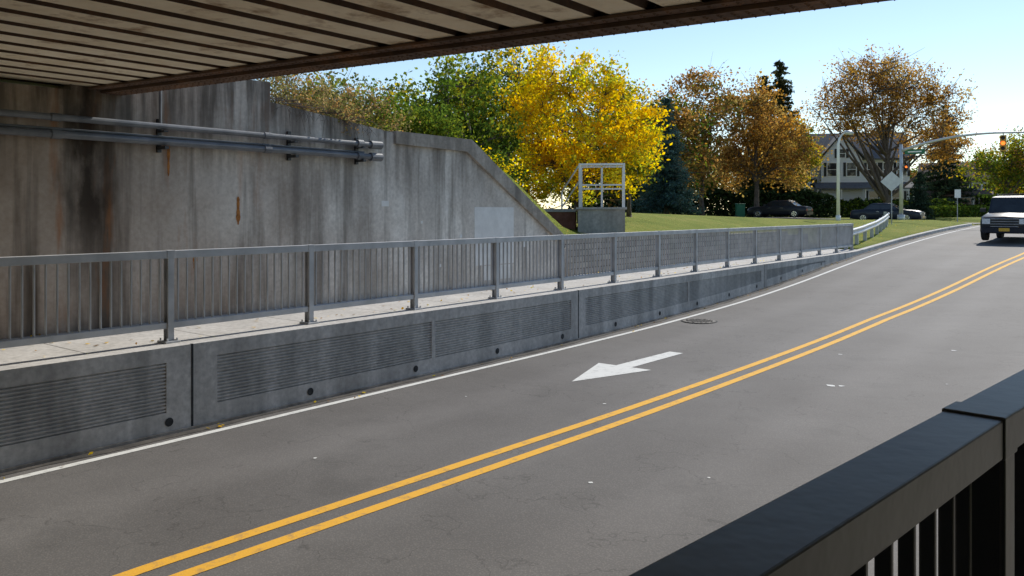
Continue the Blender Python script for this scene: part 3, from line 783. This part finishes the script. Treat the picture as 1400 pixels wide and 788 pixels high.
# ------------------------------------------------------------------ houses
def house(name,loc,rz,W,D_,eave,ridge,wall,roof,gable=True):
    e=empty(name,loc,rz)
    m=MB(); m.abox(-W/2,W/2,-D_/2,D_/2,0,eave,wall)
    for sx in(-1,1): m.prism([(sx*W/2,-D_/2,eave),(sx*W/2,D_/2,eave),(sx*W/2,0,ridge-.12)],(-sx*.1,0,0),wall)
    if gable: m.prism([(-W*.42,-D_/2-.9,0),(W*.0,-D_/2-.9,0),(W*.0,-D_/2-.9,eave),(-W*.21,-D_/2-.9,ridge-.5),(-W*.42,-D_/2-.9,eave)],(0,D_/2+.5,0),wall)
    m.build('walls',e)
    m=MB()
    for sy in(-1,1):
        m.prism([(-W/2-.4,sy*(D_/2+.45),eave-.15),(-W/2-.4,sy*(D_/2+.45),eave),(-W/2-.4,0,ridge+.1),(-W/2-.4,0,ridge-.06)],(W+.8,0,0),roof)
    if gable:
        gx=-W*.21; hw=W*.21+.35
        for sx in(-1,1):
            m.prism([(gx+sx*hw,-D_/2-1.25,eave-.12),(gx+sx*hw,-D_/2-1.25,eave+.02),(gx,-D_/2-1.25,ridge-.30),(gx,-D_/2-1.25,ridge-.46)],(0,D_/2+1.2,0),roof)
    m.prism([(-W/2,-D_/2-2.6,2.5),(-W/2,-D_/2-2.6,2.65),(-W/2,-D_/2-.92,3.3),(-W/2,-D_/2-.92,3.1)],(W,0,0),roof)
    m.build('roof',e)
    m=MB()
    for x in np.linspace(-W/2+.2,W/2-.2,5): m.tube([(x,-D_/2-2.4,0),(x,-D_/2-2.4,2.5)],.1,8,'whitemetal')
    m.abox(-W/2,W/2,-D_/2-2.6,-D_/2-.93,0,.35,'walk'); m.build('porch',e)
    m=MB(); 
    wins=[]
    yf=-D_/2
    for x in (W*.12,W*.28,W*.42): wins.append((x,yf,eave-1.9,.9,1.4))
    if gable:
        for x in(-W*.31,-W*.11): wins.append((x,yf-.9,eave-1.9,.9,1.4))
        wins.append((-W*.21,yf-.9,eave+.1,.7,.9))
    else:
        for x in(-W*.36,-W*.12): wins.append((x,yf,eave-1.9,.9,1.4))
    for x in(W*.14,W*.38): wins.append((x,yf,.9,1.0,1.4))
    for x,y0,z0,w,h in wins:
        m.abox(x-w/2-.1,x+w/2+.1,y0-.05,y0-.001,z0-.1,z0+h+.1,'whitemetal'); m.abox(x-w/2,x+w/2,y0-.06,y0-.052,z0,z0+h,'glass')
        m.abox(x-w/2,x+w/2,y0-.075,y0-.061,z0+h/2-.03,z0+h/2+.03,'whitemetal')
        for sg in(-1,1): m.abox(x+sg*(w/2+.24)-.13,x+sg*(w/2+.24)+.13,y0-.04,y0-.002,z0-.05,z0+h+.05,'black')
    for y0 in(-D_*.25,D_*.2):
        for z0 in(1,eave-1.9):
            m.abox(-W/2-.05,-W/2-.001,y0-.55,y0+.55,z0-.1,z0+1.5,'whitemetal'); m.abox(-W/2-.06,-W/2-.052,y0-.45,y0+.45,z0,z0+1.4,'glass')
    m.abox(.4,1.4,yf-.03,yf-.002,.35,2.4,'black')
    m.build('windows',e)
    m=MB(); m.abox(W*.3,W*.3+.8,-.4,.4,eave,ridge+1.0,'redbrick'); m.build('chimney',e)
    return e
Y=92; x=U(1166,Y); house('white_house',(x,Y,gnd(x,Y)+.5),math.radians(-12),10,8,5.9,9.0,'siding','roof')
Y=104; x=U(1308,Y); house('tan_house',(x,Y,gnd(x,Y)),math.radians(-30),8,7,4.6,6.9,'brsid','roofb',gable=False)

# ------------------------------------------------------------------ vehicles
def car(name,loc,heading,L,W,hood,belt,roof,cab,paint_,wr=.33,suv=False):
    e=empty(name,loc,heading)
    m=MB(); hw=W/2; zb=.22 if not suv else .33
    deck=belt-.03 if not suv else belt
    st=[(L/2,.80,zb+.15,hood-.28),(L/2-.06,.90,zb+.04,hood-.14),(L/2-.35,.97,zb,hood-.05),(cab[0]-.0,1.0,zb,belt-.0),(0,1.0,zb,belt+.02),(cab[3],1.0,zb,belt),(-L/2+.25,.97,zb,deck),(-L/2+.05,.93,zb+.05,deck-.06),(-L/2,.86,zb+.15,deck-.18)]
    sec=[]
    for x,w,z0,z1 in st:
        w=w*hw; h=z1-z0
        half=[(w*.86,z0),(w*.97,z0+.10*h+.02),(w*1.0,z0+.45*h),(w*.985,z0+.72*h),(w*.94,z0+.93*h),(w*.84,z1)]
        sec.append([(x,y,z) for y,z in half]+[(x,0,z1+.02*(1 if x>cab[0]-.01 else 0)+.015)]+[(x,-y,z) for y,z in reversed(half)]+[(x,0,z0)])
    n=len(sec[0]); i0=len(m.v)
    for s_ in sec: m.v+=s_
    k=m.mi(paint_)
    for a in range(len(sec)-1):
        for j in range(n):
            m.f.append((i0+a*n+j,i0+a*n+(j+1)%n,i0+(a+1)*n+(j+1)%n,i0+(a+1)*n+j)); m.m.append(k)
    m.f.append(tuple(i0+j for j in range(n-1,-1,-1))); m.m.append(k)
    m.f.append(tuple(i0+(len(sec)-1)*n+j for j in range(n))); m.m.append(k)
    b=m.build('body',e,smooth=True,bevel=.02)
    m=MB(); wb=hw*.93; wt=hw*(.74 if not suv else .80); z0=belt-.04; z1=roof
    A_=[(cab[0],wb*.93,z0),(cab[3],wb*.95,z0),(cab[3],-wb*.95,z0),(cab[0],-wb*.93,z0)]
    zc=z1-.07
    B_=[(cab[1]+.05,wt*1.03,zc),(cab[2]-.05,wt*1.03,zc),(cab[2]-.05,-wt*1.03,zc),(cab[1]+.05,-wt*1.03,zc)]
    C_=[(cab[1]-.22,wt*.84,z1),(cab[2]+.12,wt*.84,z1),(cab[2]+.12,-wt*.84,z1),(cab[1]-.22,-wt*.84,z1)]
    i0=len(m.v); m.v+=A_+B_+C_; k=m.mi(paint_)
    for r in(0,4):
        for j in range(4): m.f.append((i0+r+j,i0+r+(j+1)%4,i0+r+4+(j+1)%4,i0+r+4+j)); m.m.append(k)
    m.f.append((i0+8,i0+9,i0+10,i0+11)); m.m.append(k)
    m.build('cabin',e,smooth=False,bevel=.03)
    m=MB()
    def panel(a,b,c,d,off,k='glass',ins=(.06,.06)):
        a,b,c,d=[Vector(q) for q in(a,b,c,d)]
        def bl(u,v): return a*(1-u)*(1-v)+b*u*(1-v)+c*u*v+d*(1-u)*v
        nrm=(b-a).cross(d-a).normalized()
        cen=(a+b+c+d)/4
        if nrm.dot(cen-Vector((0,0,belt*.7)))<0: nrm=-nrm
        u,v=ins
        m.poly([bl(u,v)+nrm*off,bl(1-u,v)+nrm*off,bl(1-u,1-v)+nrm*off,bl(u,1-v)+nrm*off],k)
    panel(A_[0],A_[3],B_[3],B_[0],.006,ins=(.05,.07)); panel(A_[1],A_[2],B_[2],B_[1],.006,ins=(.08,.12))
    for (p,q,r,s_) in((A_[0],A_[1],B_[1],B_[0]),(A_[3],A_[2],B_[2],B_[3])):
        p,q,r,s_=[Vector(z) for z in(p,q,r,s_)]
        nb=3 if suv else 2
        cuts=[.05+ .9*i/nb for i in range(nb+1)]
        for i in range(nb):
            f0,f1=cuts[i]+.008,cuts[i+1]-.008
            pts=[p.lerp(q,f0),p.lerp(q,f1),s_.lerp(r,f1),s_.lerp(r,f0)]
            panel(*pts,.006,ins=(.01,.12))
    m.build('windows',e)
    m=MB()
    wx=L/2-(.92 if not suv else 1.0)
    for x in(wx,-L/2+(.95 if not suv else 1.15)):
        for sg in(-1,1):
            y0=sg*(hw-.22);y1=sg*(hw+.005)
            m.tube([(x,y0,wr),(x,y1-sg*.03,wr),(x,y1,wr)],[wr,wr,wr*.94],24,'tire')
            m.tube([(x,y1,wr),(x,y1+sg*.008,wr)],[wr*.66,wr*.62],20,'chrome')
            for q in range(5):
                th=q*2*math.pi/5; m.poly([(x+wr*.55*math.cos(th+d),y1+sg*.012,wr+wr*.55*math.sin(th+d)) if d is not None else (x,y1+sg*.012,wr) for d in(None,.35,.9)],'black')
            n=20; R=wr*1.18
            ys=sg*(hw*1.0+.002)
            m.poly([(x+R*math.cos(math.pi*i/n),ys,wr+R*math.sin(math.pi*i/n)) for i in range(n+1)],'black')
    m.build('wheels',e)
    m=MB(); f=L/2
    g0=zb+.30 if suv else zb+.22; g1=hood-.20
    ww=hw*.52
    m.abox(f-.04,f+.012,-ww,ww,g0,g1,'black')
    for z in np.linspace(g0,g1,4): m.abox(f-.03,f+.03,-ww,ww,z-.012,z+.012,'chrome')
    for sg in(-1,1):
        m.abox(f-.16,f+.004,sg*hw*.68-hw*.15,sg*hw*.68+hw*.15,g1-.22 if suv else g1-.14,g1+.01,'lens')
        m.abox(f-.05,f+.03,sg*hw*.62-.09,sg*hw*.62+.09,zb+.14,zb+.24,'lens')
        m.abox(-f-.01,-f+.1,sg*hw*.70-.14,sg*hw*.70+.14,belt-.42,belt-.22,'taill')
        m.box((cab[0]-.25,sg*(hw+.10),belt+.10),(.07,0,0),(0,.11,0),(0,0,.09 if suv else .06),'black')
        for x in(.55,-.45): m.abox(x-.10,x+.10,sg*(hw*1.0)-.01,sg*(hw*1.0)+.012,belt-.18,belt-.15,'chrome')
    m.abox(f-.12,f+.06,-hw*.86,hw*.86,zb+.04,zb+.24,paint_) 
    m.abox(f+.055,f+.07,-.2,.2,zb+.10,zb+.24,'plate')
    m.abox(-f-.05,-f+.1,-hw*.86,hw*.86,zb+.04,zb+.24,paint_)
    if suv:
        for sg in(-1,1):
            m.tube([(cab[1]-.3,sg*wt*.86,roof+.07),(cab[2]+.2,sg*wt*.86,roof+.07)],.025,6,'black')
            for x in(cab[1]-.4,0,cab[2]+.3): m.abox(x-.04,x+.04,sg*wt*.86-.02,sg*wt*.86+.02,roof-.03,roof+.06,'black')
        for x in(0,-1.2): m.abox(x-.03,x+.03,-wt*.86,wt*.86,roof+.06,roof+.09,'black')
    m.build('trim',e,bevel=.008)
    return e
M['taill']=pm('tail_light_red',(.25,.01,.01),(.4,.02,.015),8,.2)
M['plate']=pm('license_plate',(.70,.38,.03),(.75,.45,.05),12,.5)
hd=math.atan2(-DY,-DX)
sx,sy=22.75,36.3
ss,stt=ST(sx,sy)
e=car('suv',(sx,sy,RZ(ss)+.01),hd+math.radians(-3),5.5,2.02,1.16,1.24,1.98,(1.35,.72,-2.45,-2.65),'suvpaint',wr=.40,suv=True)
hn=math.atan2(NY,NX)
x,y=U(1213,61),61; e=car('parked_car',(x,y,crossZ(ST(x,y)[1])),hn,4.9,1.84,.92,.96,1.45,(1.15,.35,-.95,-1.65),'bluepaint')
x,y=U(1066,67),67; e=car('parked_car',(x,y,crossZ(ST(x,y)[1])),hn+math.pi,4.9,1.84,.92,.96,1.45,(1.15,.35,-.95,-1.65),'blkpaint')

# ------------------------------------------------------------------ signal, lamp, signs
e=empty('traffic_signal',(U(1232,55),55,gnd(U(1232,55),55)))
nv=Vector((NX,NY,0))
m=MB(); m.tube([(0,0,-.1),(0,0,.35)],.24,12,'polegalv'); m.tube([(0,0,.3),(0,0,5.15)],[.13,.10],12,'polegalv')
arm=[]
for q in np.linspace(0,1,14):
    k=q*8.0; z=4.7+1.12*(1-(1-min(1,q*1.3))**2.2)-.30*q; arm.append(tuple(nv*k+Vector((0,0,z))))
m.tube(arm,list(np.linspace(.10,.05,14)),10,'polegalv')
m.build('pole_and_arm',e,smooth=True)
m=MB()
def head(c,lit,k='siggold',sc=1.0):
    c=Vector(c); fwd=Vector((-DX,-DY,0)); sd=nv
    m.box(c,sd*.17*sc,fwd*.12,Vector((0,0,.50*sc)),k)
    for i,z in enumerate((.33,0,-.33)):
        cc=c+Vector((0,0,z*sc))+fwd*.121; n=14
        m.poly([cc+fwd*.01+sd*.12*sc*math.cos(a*2*math.pi/n)+Vector((0,0,.12*sc*math.sin(a*2*math.pi/n))) for a in range(n)],'amber' if i==lit else 'black')
        v0=[cc+sd*.135*sc*math.cos(a*math.pi/8)+Vector((0,0,.135*sc*math.sin(a*math.pi/8))) for a in range(9)]
        for a in range(8): m.poly([v0[a],v0[a+1],v0[a+1]+fwd*.2,v0[a]+fwd*.2],k)
head(nv*6.0+Vector((0,0,4.92)),1); head(nv*.35+Vector((0,0,3.6)),1,'black',.6)
m.tube([tuple(nv*6.0+Vector((0,0,5.38))),tuple(nv*6.0+Vector((0,0,5.62)))],.03,6,'black')
m.box(Vector((0,0,3.6))+nv*.18,nv*.12,Vector((.03,0,0)),Vector((0,0,.03)),'black')
m.build('signal_heads',e)
m=MB(); m.box(nv*.85+Vector((0,0,4.62)),nv*.62,Vector((-DX,-DY,0))*.015,Vector((0,0,.16)),'green')
m.box(nv*.85+Vector((0,0,4.62))+Vector((-DX,-DY,0))*.018,nv*.42,Vector((-DX,-DY,0))*.002,Vector((0,0,.04)),'whitemetal')
m.build('street_name_sign',e)
x,y=U(1146,50),50; g=gnd(x,y); m=MB()
m.tube([(x,y,g-.1),(x,y,g+.3)],.15,10,'whitemetal')
m.tube([(x,y,g+.2),(x,y,g+4.7),(x+.08,y,g+5.1),(x+.28,y,g+5.38),(x+.45,y,g+5.45)],[.11,.085,.075,.06,.05],10,'whitemetal')
m.tube([(x+.38,y,g+5.45),(x+.5,y,g+5.47),(x+.8,y,g+5.45),(x+.95,y,g+5.40)],[.07,.14,.15,.06],10,'polegalv')
m.build('street_lamp',smooth=True)
x,y=U(1219,46),46; g=gnd(x,y); m=MB(); m.tube([(x,y,g-.2),(x,y,g+2.9)],.03,6,'galv')
r=.58; F=Vector((-.4,-.92,0)).normalized(); S_=Vector((F.y,-F.x,0)); c=Vector((x,y,g+2.45))+F*.05
m.prism([c+S_*r,c+Vector((0,0,r)),c-S_*r,c-Vector((0,0,r))],F*.008,'polegalv'); m.build('traffic_sign')
x,y=U(1309,58),58; g=gnd(x,y); m=MB(); m.tube([(x,y,g-.2),(x,y,g+2.5)],.03,6,'galv'); m.box((x,y-.04,g+2.2),(.22,0,0),(0,.008,0),(0,0,.3),'whitemetal'); m.build('traffic_sign')
x,y=U(1012,72),72; g=gnd(x,y); m=MB(); m.abox(x-.35,x+.35,y-.3,y+.3,g,g+1.2,'green'); m.abox(x-.38,x+.38,y-.33,y+.33,g+1.2,g+1.28,'green'); m.tube([(x-.38,y-.33,g+.1),(x-.38,y+.33,g+.1)],.1,8,'tire'); m.build('utility_box',bevel=.03)

n=900; pts=[];cs=[]
for i in range(n):
    q=random.random()
    if q<.35: s=random.uniform(2,33);t=random.uniform(-10.7,-9.0); z=WTOP(s)+.012
    elif q<.5: s=random.uniform(0,45);t=-8.56+abs(random.gauss(0,.12)); z=RZ(s)+.015
    else: s=random.uniform(34,58);t=random.uniform(-14,-8.8); z=H(s,t)+.03
    pts.append(P(s,t,z)); c=random.choice(YEL+BRN); cs.append(c)
lv,lc=leafmesh('l',np.array(pts),.06*rng.uniform(.6,1.3,n),np.array(cs),'leaf',flat=4)
meshfrom('fallen_leaves',MB(),lv,lc,'leaf')

# ------------------------------------------------------------------ camera, light
cam=bpy.data.cameras.new('camera'); co=bpy.data.objects.new('camera',cam); col.objects.link(co)
co.location=(0,0,EYE); co.rotation_euler=(math.radians(90),0,0)
cam.sensor_width=36; cam.lens=1100/1400*36; cam.shift_y=-104/1400; cam.clip_end=3000; cam.clip_start=.05
scene.camera=co
EL=math.radians(36); AZ=math.radians(37)
sun=bpy.data.lights.new('sun','SUN'); sun.energy=5.0; sun.angle=math.radians(.5); sun.color=(1,.95,.87)
so=bpy.data.objects.new('sun',sun); col.objects.link(so)
dv=Vector((math.sin(AZ)*math.cos(EL),math.cos(AZ)*math.cos(EL),math.sin(EL)))
so.rotation_euler=dv.to_track_quat('Z','Y').to_euler(); so.location=(30,20,40)
w=bpy.data.worlds.new('World'); scene.world=w; w.use_nodes=True; nt=w.node_tree
bg=nt.nodes['Background']; sky=nt.nodes.new('ShaderNodeTexSky'); sky.sky_type='NISHITA'; sky.sun_disc=False
sky.sun_elevation=EL; sky.sun_rotation=AZ; sky.air_density=1.0; sky.dust_density=.05; sky.ozone_density=1.0
nt.links.new(sky.outputs[0],bg.inputs[0]); bg.inputs[1].default_value=.145
scene.view_settings.view_transform='Standard'; scene.view_settings.look='None'; scene.view_settings.exposure=0
